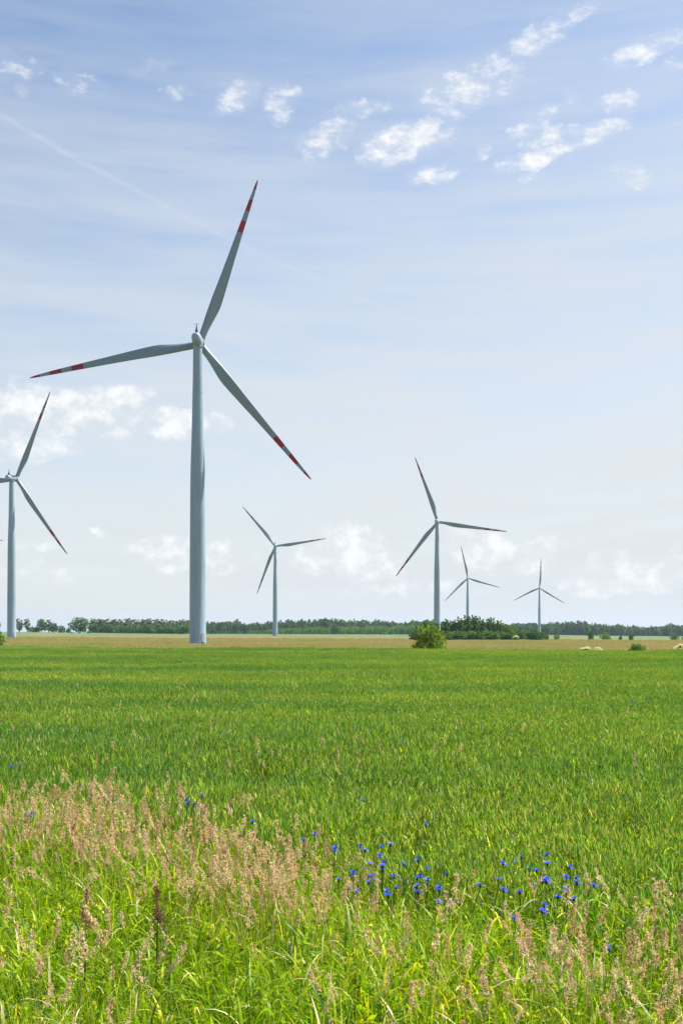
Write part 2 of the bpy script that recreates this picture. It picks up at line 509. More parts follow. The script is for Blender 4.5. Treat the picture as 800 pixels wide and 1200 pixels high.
def build_plumes():
    rng = np.random.default_rng(31)
    P = []
    # drifts: world-space centre lines (from -> to), spread, number
    def drift(a, b, spread, n):
        a = np.array(plume_spot(*a)); b = np.array(plume_spot(*b))
        t = rng.uniform(0, 1, n)[:, None]
        P.append(a + (b - a) * t + rng.normal(0, 1, (n, 2)) * np.array(spread))
    drift((-60, 915), (130, 925), (.45, .55), 235)
    drift((60, 925), (300, 975), (.4, .44), 370)
    drift((270, 975), (375, 1000), (.25, .34), 165)
    drift((-40, 960), (330, 1010), (.5, .45), 22)
    drift((-40, 1085), (150, 1075), (.3, .25), 26)
    drift((60, 1060), (130, 1110), (.2, .2), 18)
    drift((500, 1050), (600, 1090), (.28, .3), 44)
    drift((640, 1060), (860, 1060), (.3, .35), 88)
    drift((720, 1100), (850, 1140), (.25, .3), 34)
    drift((400, 1030), (520, 1030), (.4, .45), 12)
    drift((580, 1020), (800, 1030), (.4, .35), 16)
    drift((480, 1100), (700, 1150), (.4, .3), 24)
    drift((190, 850), (480, 864), (.9, .9), 46)
    # stray heads out in the wheat
    X, Y = rng.uniform(-14, 14, 1500), rng.uniform(8.5, 42, 1500)
    k = (np.abs(X) < .36 * Y) & ((np.sin(X * .8 + 1) * np.sin(Y * .5) > .05) | (X < -1)) & (rng.uniform(0, 1, 1500) < .30)
    P.append(np.stack([X[k], Y[k]], 1))
    P = np.concatenate(P)
    P = P[P[:, 1] > 3.6]
    n = len(P)
    rot = np.zeros((n, 3)); rot[:, 2] = rng.uniform(0, 6.283, n); rot[:, :2] = rng.normal(0, .07, (n, 2))
    scl = np.clip(rng.normal(.86, .13, n), .6, 1.15)
    # among the wheat the strays barely top the ears
    o = scatter('plume_grass', [plume(300 + k) for k in range(22)],
                dict(loc=np.stack([P[:, 0], P[:, 1], ground_z(P[:, 0], P[:, 1])], 1), rot=rot, scl=scl,
                     var=rng.integers(0, 22, n)), [M_PLUME])
    tag(o, 'pinkish tan feathery grass seed heads standing in drifts above the verge', 'seed heads', kind='stuff')


# ------------------------------------------------------------------ dry grass beyond the wheat
def dry_patch(seed, half=1.3, n=260):
    rng = np.random.default_rng(seed); S = Soup()
    b = np.zeros((n, 3)); b[:, :2] = rng.uniform(-half, half, (n, 2))
    c = jitter_cols(rng, n, [(.46, .37, .20), (.40, .31, .15), (.30, .32, .11), (.54, .46, .28), (.17, .25, .07)], [.3, .25, .2, .15, .1])
    v, f, cc, _ = ribbons(rng, b, rng.uniform(.25, .6, n), rng.uniform(.03, .06, n), np.abs(rng.normal(0, .2, n)),
                          np.abs(rng.normal(.3, .4, n)), c, seg=2)
    S.add(v, f, cc)
    return S.get()


def build_dry():
    rng = np.random.default_rng(41)
    X, Y = jgrid(rng, -240, 240, 95, 640, 2.6)
    keep = (np.abs(X) < .40 * Y + 4) & (Y > wheat_edge(X) - 1.0) & (rng.uniform(0, 1, X.size) < np.clip(1.6 - Y / 380, .35, 1) * np.clip((640 - Y) / 220, 0, 1))
    X, Y = X[keep], Y[keep]; n = len(X)
    rot = np.zeros((n, 3)); rot[:, 2] = rng.uniform(0, 6.283, n)
    o = scatter('dry_grass', [dry_patch(400 + k) for k in range(5)],
                dict(loc=np.stack([X, Y, ground_z(X, Y)], 1), rot=rot, scl=rng.uniform(.7, 1.25, n), var=rng.integers(0, 5, n)), [M_DRYGRASS])
    tag(o, 'pale brown dry meadow grass in the strip beyond the green wheat', 'dry grass', kind='stuff')


build_wheat(); build_verge(); build_plumes(); build_dry()

# ------------------------------------------------------------------ cornflowers and dock
def tube(path, rad, seg=6, cap=True):
    path = np.asarray(path, float); n = len(path)
    V = []; T = np.gradient(path, axis=0)
    for i in range(n):
        t = T[i] / (np.linalg.norm(T[i]) + 1e-9)
        a = np.array([1, 0, 0]) if abs(t[0]) < .8 else np.array([0, 1, 0])
        u = np.cross(t, a); u /= np.linalg.norm(u); w = np.cross(t, u)
        for k in range(seg):
            q = 2 * math.pi * k / seg
            V.append(path[i] + rad[i] * (math.cos(q) * u + math.sin(q) * w))
    Fc = [(i * seg + k, i * seg + (k + 1) % seg, (i + 1) * seg + (k + 1) % seg, (i + 1) * seg + k) for i in range(n - 1) for k in range(seg)]
    if cap: Fc += [tuple(range(seg))[::-1], tuple(range((n - 1) * seg, n * seg))]
    return V, Fc


def join_vf(parts):
    V, Fc = [], []
    for v, f in parts:
        o = len(V); V += [tuple(p) for p in v]; Fc += [tuple(i + o for i in q) for q in f]
    return V, Fc


def colattr(n, c): return {'col': ('FLOAT_COLOR', np.tile(np.array([*c, 1.0]), (n, 1)))}


def make_cornflower(seed, H=.78):
    rng = np.random.default_rng(seed)
    root = empty('cornflower')
    lx, ly = rng.normal(0, .05, 2)
    path = [(0, 0, 0), (lx * .2, ly * .2, H * .4), (lx * .6, ly * .6, H * .75), (lx, ly, H - .012)]
    v, f = tube(path, [.003, .0026, .0022, .002], 5)
    mesh_obj('stem', v, f, M_VERGE, root, attrs=colattr(len(v), (.08, .13, .05)))
    v, f = tube([(lx, ly, H - .014), (lx, ly, H - .008), (lx, ly, H + .001), (lx, ly, H + .006)], [.003, .0065, .0065, .004], 8)
    mesh_obj('bud_cup', v, f, M_VERGE, root, attrs=colattr(len(v), (.07, .10, .04)))
    # ring of trumpet florets, each a widening toothed petal
    V, Fc, C = [], [], []
    tiltx, tilty = rng.normal(0, .25, 2)
    np_ = 14
    for k in range(np_):
        q = 2 * math.pi * k / np_ + rng.normal(0, .1); up = rng.uniform(-.1, 1.3); L = rng.uniform(.019, .026)
        d = np.array([math.cos(q), math.sin(q), up + tiltx * 2 * math.cos(q) + tilty * 2 * math.sin(q)]); d /= np.linalg.norm(d)
        s = np.array([-math.sin(q), math.cos(q), 0])
        b = np.array([lx, ly, H + .004])
        o = len(V)
        w = .0085
        pts = [b - s * .0012, b + s * .0012, b + d * L * .6 + s * w * .55, b + d * L + s * w, b + d * L * .88 + s * w * .4,
               b + d * L * 1.1, b + d * L * .88 - s * w * .4, b + d * L - s * w, b + d * L * .6 - s * w * .55]
        V += pts
        Fc += [(o, o + 1, o + 2, o + 8), (o + 2, o + 3, o + 4), (o + 2, o + 4, o + 6, o + 8), (o + 4, o + 5, o + 6), (o + 6, o + 7, o + 8)]
        cc = np.array([(.045, .11, .72), (.07, .10, .62), (.04, .14, .80), (.10, .16, .70), (.05, .08, .52), (.14, .20, .72)][seed % 6]) * rng.uniform(.8, 1.25)
        C += [(*cc, 1)] * 9
    fl = mesh_obj('flower_head', V, Fc, M_FLOWER, root, attrs={'col': ('FLOAT_COLOR', np.array(C))})
    V, Fc = [], []
    for k in range(9):
        q = rng.uniform(0, 6.283); r = rng.uniform(0, .005)
        b = np.array([lx + math.cos(q) * r, ly + math.sin(q) * r, H + .004])
        vv, ff = tube([b, b + np.array([math.cos(q) * .003, math.sin(q) * .003, .012])], [.001, .0006], 4)
        o = len(V); V += vv; Fc += [tuple(i + o for i in p) for p in ff]
    mesh_obj('stamens', V, Fc, M_FLOWER, fl, attrs=colattr(len(V), (.09, .03, .28)))
    for k in range(4):
        z = H * rng.uniform(.3, .85)
        lb = np.array([[lx * (z / H) ** 1.5, ly * (z / H) ** 1.5, z]])
        v, f, cc, _ = ribbons(rng, lb, np.array([.1]), np.array([.006]), np.array([.4]), np.array([.5]), np.array([[.09, .14, .06]]), seg=4)
        mesh_obj('leaf', v, f, M_VERGE, root, attrs={'col': ('FLOAT_COLOR', cc)})
    return root


def build_cornflowers():
    protos = []
    spots_mid = [(432, 938), (497, 965), (518, 954), (413, 995), (423, 993), (450, 992), (454, 993), (422, 1013), (437, 1018), (446, 1012), (470, 1011), (474, 1014),
                 (436, 1029), (447, 1013), (479, 1030), (508, 1029), (510, 1042), (487, 1045), (472, 1048), (488, 1047), (421, 1042), (428, 1048), (451, 1042), (533, 1060), (388, 996), (462, 1003), (500, 1018), (403, 1034), (442, 1036), (460, 1024), (495, 1036), (521, 1024), (540, 1036), (415, 1024), (482, 1006), (456, 1054), (502, 1056)]
    spots_right = [(587, 1010), (592, 1014), (607, 1008), (641, 1003), (646, 1016), (624, 1033), (634, 1033), (628, 1041), (643, 1035), (661, 1027), (675, 1035), (696, 1039),
                   (662, 1046), (646, 1055), (656, 1068), (607, 1080), (724, 1119), (672, 1060), (590, 1044), (616, 1022), (632, 1020), (652, 1042), (668, 1018), (612, 1046), (684, 1030), (638, 1062), (574, 1030)]
    spots_left = [(20, 900), (14, 898), (207, 943), (219, 937), (233, 931), (226, 945), (230, 947), (304, 965), (349, 984), (370, 981), (32, 956)]
    spots_far = [(412, 785), (741, 822), (754, 823), (560, 850), (470, 870)]
    info = [(spots_mid, 'small blue cornflower in the loose central cluster below the wheat', 0.80),
            (spots_right, 'small blue cornflower in the cluster among tan seed heads right of centre', 0.80),
            (spots_left, 'small blue cornflower among the pink seed heads on the left', 0.95),
            (spots_far, 'lone blue cornflower far out in the green wheat', 0.86)]
    for k in range(6): protos.append(make_cornflower(500 + k))
    used = [False] * 6
    rng = random.Random(5)
    i = 0
    for spots, lab, H in info:
        for px, py in spots:
            k = (i * 5 + i // 6) % 6; i += 1
            h = H * rng.uniform(.95, 1.05)
            d = (CAM_Z - h) * F / (py - HOR)
            x = (px - 400) / F * d
            s = h / .78
            w = rng.uniform(1.0, 1.5) if d < 20 else 2.2
            loc = (x, d, float(ground_z(x, d)))
            sc = (w, w, s)
            if not used[k]:
                o = protos[k]; used[k] = True
                o.location = loc; o.scale = sc; o.rotation_euler = (0, 0, rng.uniform(0, 6))
            else:
                o = copy_thing(protos[k], loc, rng.uniform(0, 6), sc)
            tag(o, lab, 'flower', 'blue cornflowers in the grass')


def make_dock(px, py, H, L, label, seed, dark):
    rng = np.random.default_rng(seed)
    d = (CAM_Z - H) * F / (py - HOR); x = (px - 400) / F * d
    root = empty('dock_plant', (x, d, float(ground_z(x, d))))
    tag(root, label, 'plant', 'brown dock stalks')
    v, f = tube([(0, 0, 0), (.01, 0, H * .4), (.015, .005, H * .75), (.02, .01, H)], [.006, .005, .004, .002], 6)
    mesh_obj('stem', v, f, M_PLUME, root, attrs=colattr(len(v), (.12, .05, .03)))
    n = 700
    t = rng.uniform(0, 1, n); nb = 16; bt = np.sort(rng.uniform(0, 1, nb)); ba = rng.uniform(0, 6.283, nb)
    k = rng.integers(0, nb, n)
    z = H - L + bt[k] * L + rng.uniform(0, .06, n)
    r = .058 * (1 - .55 * bt[k]) * rng.uniform(.1, 1, n)
    p = np.stack([.018 + np.cos(ba[k]) * r, .006 + np.sin(ba[k]) * r, z], 1) + rng.normal(0, .004, (n, 3))
    c = jitter_cols(rng, n, dark, None, .25)
    v, f, cc = flakes(rng, p, rng.normal(size=(n, 3)), rng.uniform(.008, .014, n), rng.uniform(.007, .011, n), c)
    mesh_obj('seed_spike', v, f, M_PLUME, root, attrs={'col': ('FLOAT_COLOR', cc)})
    lb = np.zeros((4, 3)); lb[:, 2] = rng.uniform(.1, .5, 4)
    v, f, cc, _ = ribbons(rng, lb, rng.uniform(.15, .28, 4), np.full(4, .035), rng.uniform(.4, .8, 4), rng.uniform(.4, 1, 4), np.tile(np.array([[.08, .12, .025]]), (4, 1)), seg=5, taper=3)
    mesh_obj('leaves', v, f, M_VERGE, root, attrs={'col': ('FLOAT_COLOR', cc)})


build_cornflowers()
make_dock(181, 1046, 1.05, .27, 'thick dark brown dock seed spike standing alone in green grass at lower left', 601, [(.20, .10, .065), (.28, .15, .10), (.13, .065, .045)])
make_dock(97, 1050, 1.05, .22, 'thin reddish brown dock spike among tan seed heads at far lower left', 602, [(.34, .19, .13), (.42, .26, .18)])

# ------------------------------------------------------------------ turbines
def lathe(profile, seg=48, axis='z'):
    V, Fc = [], []
    for r, h in profile:
        for k in range(seg):
            q = 2 * math.pi * k / seg
            a, b = r * math.cos(q), r * math.sin(q)
            V.append((a, b, h) if axis == 'z' else (a, h, b))
    n = len(profile)
    for i in range(n - 1):
        for k in range(seg):
            a, b, c, d = i * seg + k, i * seg + (k + 1) % seg, (i + 1) * seg + (k + 1) % seg, (i + 1) * seg + k
            Fc.append((a, b, c, d) if axis == 'z' else (d, c, b, a))
    lo, hi = tuple(range(seg)), tuple(range((n - 1) * seg, n * seg))
    Fc += [lo[::-1], hi] if axis == 'z' else [lo, hi[::-1]]
    return V, Fc


ROT_R = 46.3
BANDS = [(.68, .75), (.81, .88), (.94, 1.01)]


def blade_mesh():
    ts = sorted(set([.026, .05, .08, .11, .14, .17, .20, .23, .26, .30, .35, .40, .46, .52, .58, .63, .68, .75, .81, .85, .88, .91, .94, .96, .975, .988, .996, 1.0]))
    ck = [(.026, 1.9), (.07, 1.9), (.11, 2.1), (.16, 2.5), (.22, 2.95), (.25, 3.0), (.30, 2.88), (.4, 2.48), (.5, 2.12), (.7, 1.52), (.85, 1.1), (.95, .68), (.985, .42), (1.0, .1)]
    tk = [(.026, 1.0), (.07, 1.0), (.12, .72), (.18, .45), (.25, .32), (.4, .24), (.7, .18), (1.0, .14)]
    bl = [(.026, 0), (.07, 0), (.2, 1), (1, 1)]
    tw = [(.026, 14), (.2, 13), (.35, 8), (.6, 3), (1, -1)]
    off = [(.026, .5), (.07, .5), (.22, .33), (.4, .3), (1, .3)]
    ip = lambda tab, t: float(np.interp(t, [a for a, _ in tab], [b for _, b in tab]))
    m = 16
    ang = np.linspace(0, 2 * math.pi, 2 * m, endpoint=False)
    V = []
    for t in ts:
        c, th, b, a, of = ip(ck, t), ip(tk, t), ip(bl, t), R(ip(tw, t)), ip(off, t)
        xx = .5 - .5 * np.cos(ang)                     # 0 = leading edge, 1 = trailing edge
        naca = 5 * (.2969 * np.sqrt(xx) - .126 * xx - .3516 * xx ** 2 + .2843 * xx ** 3 - .1036 * xx ** 4)
        sgn = np.where(ang <= math.pi, 1, -1)
        yc = .03 * (1 - (2 * xx - .9) ** 2) * b
        y_air = sgn * naca * th + yc
        y_cir = .5 * np.sin(ang) * th
        y = y_air * b + y_cir * (1 - b)
        X = (xx - of) * c; Y = y * c
        pre = 1.6 * t ** 2.2                            # the tip bends up-wind
        for x_, y_ in zip(X, Y):
            V.append((x_ * math.cos(a) - y_ * math.sin(a), x_ * math.sin(a) + y_ * math.cos(a) + pre, t * ROT_R))
    k = 2 * m; Fc, mi = [], []
    for i in range(len(ts) - 1):
        tm = (ts[i] + ts[i + 1]) / 2
        red = any(lo <= tm <= hi for lo, hi in BANDS)
        for j in range(k):
            Fc.append((i * k + j, i * k + (j + 1) % k, (i + 1) * k + (j + 1) % k, (i + 1) * k + j)); mi.append(int(red))
    Fc += [tuple(range(k))[::-1], tuple(range((len(ts) - 1) * k, len(ts) * k))]; mi += [0, 1]
    return V, Fc, mi


def nacelle_mesh():
    st = [(-4.5, .25, .26), (-4.46, .45, .46), (-4.32, .66, .67), (-4.0, .84, .85), (-3.5, .94, .95), (-2.6, 1.0, 1.0), (0.0, 1.03, 1.03), (2.0, 1.0, 1.0), (2.7, .92, .93), (2.85, .86, .86)]
    seg = 40; V = []
    for y, sx, sz in st:
        for k in range(seg):
            q = 2 * math.pi * k / seg; e = .90
            cx, cz = math.cos(q), math.sin(q)
            x = 1.26 * sx * math.copysign(abs(cx) ** e, cx); z = 1.40 * sz * math.copysign(abs(cz) ** e, cz)
            V.append((x, y, z))
    n = len(st); Fc = []
    for i in range(n - 1):
        for k in range(seg):
            Fc.append((i * seg + (k + 1) % seg, i * seg + k, (i + 1) * seg + k, (i + 1) * seg + (k + 1) % seg))
    Fc += [tuple(range(seg)), tuple(range((n - 1) * seg, n * seg))[::-1]]
    return V, Fc


def set_smooth(o, ang=40):
    o.data.polygons.foreach_set('use_smooth', np.ones(len(o.data.polygons), bool))
    o.data.set_sharp_from_angle(angle=R(ang))
    return o


BLADE = None
HUB_Y = 4.3
TILT = R(2.5)        # rotor axis tips up towards the wind


def make_turbine(hub_px, hub_py, d, blade_deg, yaw, label, stairs=False):
    """yaw: compass direction of the rotor, degrees clockwise from +Y; blade_deg: angles of the blades seen from behind"""
    global BLADE
    hx, hz = (hub_px - 400) / F * d, CAM_Z + (HOR - hub_py) / F * d
    y0 = R(yaw)
    bx, by = hx - math.sin(y0) * HUB_Y, d - math.cos(y0) * HUB_Y
    bz = float(ground_z(bx, by))
    H = hz - bz - HUB_Y * math.tan(TILT)
    root = empty('wind_turbine', (bx, by, bz), -y0)
    tag(root, label, 'wind turbine', 'white wind turbines standing in the fields')
    sc = H / 79.6
    prof = [(2.75, -1.2), (2.75, .22), (2.22, .25), (2.14, .5), (2.08, 20), (1.95, 38 * sc), (1.88, 46 * sc), (1.62, 54 * sc), (1.42, 62 * sc), (1.27, 70 * sc), (1.16, H - 1.75), (1.35, H - 1.7), (1.35, H - 1.40)]
    # welded section rings stand a few centimetres proud
    base_prof = list(prof)
    for zr in (21 * sc, 45 * sc, 66 * sc):
        rr = float(np.interp(zr, [p[1] for p in base_prof], [p[0] for p in base_prof]))
        prof += [(rr, zr - .12), (rr + .03, zr - .1), (rr + .03, zr + .1), (rr - .003, zr + .12)]
    prof = sorted(prof, key=lambda p: p[1])
    v, f = lathe(prof, 56)
    tw = set_smooth(mesh_obj('tower', v, f, M_WHITE, root), 30)
    # door with a small stair at the foot
    q = R(60) + y0
    dv, df = tube([(0, 0, 0), (0, 0, .001)], [.1, .1], 4)
    def box(x0, x1, yy0, yy1, z0, z1):
        vv = [(x, y, z) for z in (z0, z1) for x, y in ((x0, yy0), (x1, yy0), (x1, yy1), (x0, yy1))]
        return vv, [(3, 2, 1, 0), (4, 5, 6, 7), (0, 1, 5, 4), (1, 2, 6, 5), (2, 3, 7, 6), (3, 0, 4, 7)]
    rotm = lambda vs, a: [(x * math.cos(a) - y * math.sin(a), x * math.sin(a) + y * math.cos(a), z) for x, y, z in vs]
    da = R(-40) + y0
    vv, ff = box(2.06, 2.17, -.45, .45, .9, 3.1)
    dr = mesh_obj('door', rotm(vv, da), ff, M_GREYMETAL, tw)
    parts = [box(2.15, 3.1, -.6, .6, .78, .88)] + [box(3.1 + .28 * i, 3.38 + .28 * i, -.5, .5, .78 - .2 * (i + 1), .84 - .2 * (i + 1)) for i in range(4)]
    parts += [box(3.05, 3.1, s * .6 - .03, s * .6 + .03, -.8, 1.9) for s in (-1, 1)] + [box(2.2, 3.05, s * .6 - .02, s * .6 + .02, 1.86, 1.9) for s in (-1, 1)]
    vv, ff = join_vf(parts)
    mesh_obj('entrance_stair', rotm(vv, da), ff, M_WHITE, root)
    v, f = nacelle_mesh()
    nac = set_smooth(mesh_obj('nacelle', [(a, b, c + H + b * math.tan(TILT)) for a, b, c in v], f, M_WHITE, root), 35)
    # dark tapering mast with a cross bar on the rear of the roof
    parts = [lathe([(.50, 0), (.42, .35), (.22, 1.2), (.09, 2.1), (.03, 2.6)], 16), tube([(-.55, 0, 2.3), (.55, 0, 2.3)], [.03, .03], 6),
             tube([(-.52, 0, 2.3), (-.52, 0, 2.55)], [.05, .05], 6), tube([(.52, 0, 2.3), (.52, 0, 2.55)], [.05, .05], 6)]
    v, f = join_vf(parts)
    set_smooth(mesh_obj('sensor_mast', [(a, b - 2.4, c + H + 1.34 - 2.4 * math.tan(TILT)) for a, b, c in v], f, M_DARK, nac), 35)
    # spinner with three collars
    prof = [(1.30, 2.95), (1.46, 3.05), (1.52, 3.4), (1.55, 4.3), (1.50, 5.0), (1.32, 5.7), (1.0, 6.25), (.6, 6.6), (.2, 6.75), (.02, 6.77)]
    parts = [lathe(prof, 40, 'y')]
    for a in blade_deg:
        ca, sa = math.cos(R(a)), math.sin(R(a))
        parts.append(tube([(ca * .9, HUB_Y, sa * .9), (ca * 1.62, HUB_Y, sa * 1.62)], [1.06, 1.02], 28))
    v, f = join_vf(parts)
    set_smooth(mesh_obj('hub', [(a, b - (c * math.sin(TILT)), c + H + b * math.tan(TILT)) for a, b, c in v], f, M_WHITE, root), 35)
    for a in blade_deg:
        if BLADE is None:
            v, f, mi = blade_mesh()
            b = set_smooth(mesh_obj('blade', v, f, [M_BLADE, M_RED], root, mi=mi), 50)
            BLADE = b
        else:
            b = BLADE.copy(); COL.objects.link(b); b.parent = root
        b.location = (0, HUB_Y, H + HUB_Y * math.tan(TILT))
        b.rotation_euler = (Euler((TILT, 0, 0)).to_matrix() @ Euler((0, -R(a - 90), 0)).to_matrix()).to_euler()
    return root


make_turbine(233.8, 403.2, 283.3, (70.6, 191.0, 309.8), -1, 'largest and nearest white wind turbine with red banded blades left of centre')
make_turbine(19.3, 561, 530, (66.0, 185.4, 304.8), 15, 'white wind turbine at the left edge with its nacelle cut by the frame')
make_turbine(-58, 628.5, 900, (115, 235, 355), 8, 'wind turbine beyond the left edge with only one blade tip inside the picture')
make_turbine(322.5, 640, 958, (129.8, 8.9, 249), -2, 'small wind turbine standing between the largest one and the dark grove')
make_turbine(512.8, 611.5, 712, (109.5, 351.0, 231.5), 12, 'tall wind turbine rising behind the dark grove right of centre')
make_turbine(548, 677.5, 1494, (102.4, 343.0, 224.5), 12, 'small distant wind turbine rising just right of the tall one behind the grove')
make_turbine(632, 688.9, 1680, (87.2, 327.5, 206.0), 15, 'smallest farthest wind turbine alone on the right before the forest')

# ------------------------------------------------------------------ trees
def crown_mesh(seed, h, w, z0, n, leaf, cols, weights=None, lobes=14, shape='round', gap=.25):
    """leaf clumps spread through a handful of uneven lobes; returns quads with colour"""
    rng = np.random.default_rng(seed)
    H = h - z0
    ctr, rad = [], []
    for i in range(lobes):
        t = (i + rng.uniform(.2, .8)) / lobes
        if shape == 'round': env = math.sin(math.pi * min(max(t * .80 + .16, 0), 1)) ** .65
        elif shape == 'cone': env = (1 - t) ** .75 * .95 + .12
        elif shape == 'tall': env = math.sin(math.pi * min(max(t * .85 + .10, 0), 1)) ** .5 * .85
        else: env = (1 - t ** 2.2) ** .5                                # shrub sits on the ground
        a = i * 2.4 + rng.uniform(-.5, .5)
        rr = w / 2 * env * rng.uniform(.35, .78)
        ctr.append((math.cos(a) * rr, math.sin(a) * rr, z0 + H * (t * .86 + .04)))
        rad.append(w / 2 * max(env, .35) * rng.uniform(.34, .56))
    ctr, rad = np.array(ctr), np.array(rad)
    k = rng.choice(lobes, n, p=rad ** 2 / (rad ** 2).sum())
    d = rng.normal(size=(n, 3)); d /= np.linalg.norm(d, axis=1, keepdims=True)
    rr = rad[k] * rng.uniform(.45, 1.08, n) ** .6
    # clumping: leave holes on each lobe
    ph = rng.uniform(0, 6.28, (lobes, 3))
    hole = np.sin(d[:, 0] * 4.5 + ph[k, 0]) + np.sin(d[:, 1] * 4.5 + ph[k, 1]) + np.sin(d[:, 2] * 4.5 + ph[k, 2])
    keep = hole > -1.6 + gap * 2
    p = ctr[k] + d * rr[:, None] * np.array([1, 1, .85])
    keep &= p[:, 2] > z0 * .6
    p, d, k = p[keep], d[keep], k[keep]; m = len(p)
    lobecol = 1 + rng.uniform(-.22, .22, (lobes, 1))
    c = jitter_cols(rng, m, cols, weights, .25) * lobecol[k]
    dd = d + rng.normal(0, .8, (m, 3)); 
    v, f, cc = flakes(rng, p, dd, leaf * rng.uniform(.7, 1.4, m), leaf * rng.uniform(.5, .9, m), c)
    v[:, 2] *= h / max(v[:, 2].max(), .01)
    return v, f, cc


def trunk_mesh(seed, h, z0, r, limbs=6, spread=.3, multi=1):
    rng = np.random.default_rng(seed + 999)
    parts = []
    for s in range(multi):
        ox, oy = (rng.normal(0, r * 2.5, 2) if multi > 1 else (0, 0))
        lean = rng.normal(0, .03 if multi == 1 else .16, 2)
        zs = np.array([-.4, .1, .35, .65, .92]) * h; zs[0] = -.4
        path = [(ox + lean[0] * z, oy + lean[1] * z, z) for z in zs]
        parts.append(tube(path, [r * 1.35, r, r * .75, r * .45, r * .1], 8))
        for i in range(limbs):
            z = z0 + (h * .85 - z0) * rng.uniform(0, .8); a = rng.uniform(0, 6.283); L = h * spread * rng.uniform(.6, 1)
            b = np.array([ox + lean[0] * z, oy + lean[1] * z, z])
            parts.append(tube([b, b + np.array([math.cos(a) * L * .5, math.sin(a) * L * .5, L * .3]), b + np.array([math.cos(a) * L, math.sin(a) * L, L * .75])],
                              [r * .42, r * .28, r * .06], 6))
    return join_vf(parts)


def make_tree(name, seed, h, w, z0, n, leaf, cols, weights=None, mat=None, shape='round', lobes=14, r=None, multi=1, limbs=6, gap=.25):
    root = empty(name)
    v, f = trunk_mesh(seed, h, z0, r or h * .018, limbs, w / h * .38, multi)
    set_smooth(mesh_obj('trunk', v, f, M_BARK, root))
    v, f, cc = crown_mesh(seed, h, w, z0, n, leaf, cols, weights, lobes, shape, gap)
    mesh_obj('crown', v, f, mat or M_LEAF, root, attrs={'col': ('FLOAT_COLOR', cc)})
    return root


DARKG = [(.045, .098, .024), (.060, .120, .026), (.032, .078, .026)]
MIDG = [(.09, .20, .026), (.12, .24, .03), (.055, .14, .03)]
PALEG = [(.13, .19, .08), (.15, .21, .09), (.09, .155, .06)]
BRIGHT = [(.10, .21, .022), (.14, .24, .025), (.08, .17, .022)]
YELLG = [(.24, .26, .015), (.17, .22, .02), (.28, .26, .02), (.07, .13, .02)]


class Stand:
    """keeps one proto per kind and hands out copies"""
    def __init__(s): s.p = {}
    def put(s, key, maker, px, d, h, hw=None, label='', cat='tree', group=None, rz=None, sx=1.0, dz=0.0):
        loc = list(at(px, d)); loc[2] += dz
        rz = random.uniform(0, 6.28) if rz is None else rz
        if key not in s.p:
            o = maker(); o['h'] = 0; del o['h']
            s.p[key] = o; o.location = loc; o.rotation_euler = (0, 0, rz)
        else:
            o = copy_thing(s.p[key], loc, rz)
        k = h / KIND_H[key]
        o.scale = (k * sx, k * sx, k)
        tag(o, label, cat, group)
        return o


KIND_H = {}
def kind(key, h, *a, **kw):
    KIND_H[key] = h
    return lambda: make_tree(a[0], a[1], h, *a[2:], **kw)


ST = Stand()
KINDS = {}
for i in range(4):
    KINDS['pine%d' % i] = kind('pine%d' % i, 12.0, 'pine_tree', 700 + i, [4.6, 5.2, 4.2, 5.6][i], 1.2, 3400, .52, MIDG + BRIGHT[:2], [.32, .22, .22, .12, .12], M_NEEDLE, ['cone', 'tall', 'cone', 'tall'][i], 16, multi=1, gap=.2)
for i in range(3):
    KINDS['round%d' % i] = kind('round%d' % i, 18.0, 'broadleaf_tree', 720 + i, [16, 14, 18][i], 1.2, 3600, 1.0, DARKG + MIDG[:2], None, M_LEAF, 'round', 16)
for i in range(3):
    KINDS['poplar%d' % i] = kind('poplar%d' % i, 20.0, 'poplar_tree', 740 + i, [9, 10, 8][i], 1.6, 2600, .95, PALEG, None, M_LEAF, 'tall', 14, gap=.45)
for i in range(3):
    KINDS['shrub%d' % i] = kind('shrub%d' % i, 5.0, 'shrub', 760 + i, [5.0, 6.5, 4.5][i], .1, 1800, .42, MIDG, None, M_LEAF, 'shrub', 12, multi=3, limbs=3)
KINDS['bright0'] = kind('bright0', 6.0, 'shrub', 780, 6.0, .1, 1800, .5, BRIGHT, None, M_LEAF, 'shrub', 12, multi=3, limbs=3)


def put(key, *a, **kw): return ST.put(key, KINDS[key], *a, **kw)


# near bush standing at the edge of the wheat
def near_bush():
    root = make_tree('willow_bush', 800, 3.55, 4.3, .12, 7500, .17, MIDG + YELLG, [.20, .20, .16, .12, .16, .08, .08], M_LEAF, 'shrub', 20, r=.05, multi=5, limbs=5, gap=.22)
    return root


o = near_bush(); o.location = at(503, 117); tag(o, 'rounded yellow green bush at the wheat edge in front of the dark grove', 'bush')
o = make_tree('dark_bush', 801, 3.2, 3.6, .1, 5000, .17, MIDG + YELLG[:1] + DARKG[:1], [.3, .2, .2, .15, .15], M_LEAF, 'shrub', 16, r=.05, multi=4, limbs=4)
o.location = at(-8, 138); tag(o, 'dark green bush cut by the left edge at the foot of a turbine', 'bush')
o = make_tree('low_bush', 802, 1.55, 2.0, .05, 3500, .12, BRIGHT + MIDG[:2], None, M_LEAF, 'shrub', 14, r=.03, multi=5, limbs=3)
o.location = at(746, 108.5); tag(o, 'low rounded green bush at the wheat edge near the right side', 'bush')


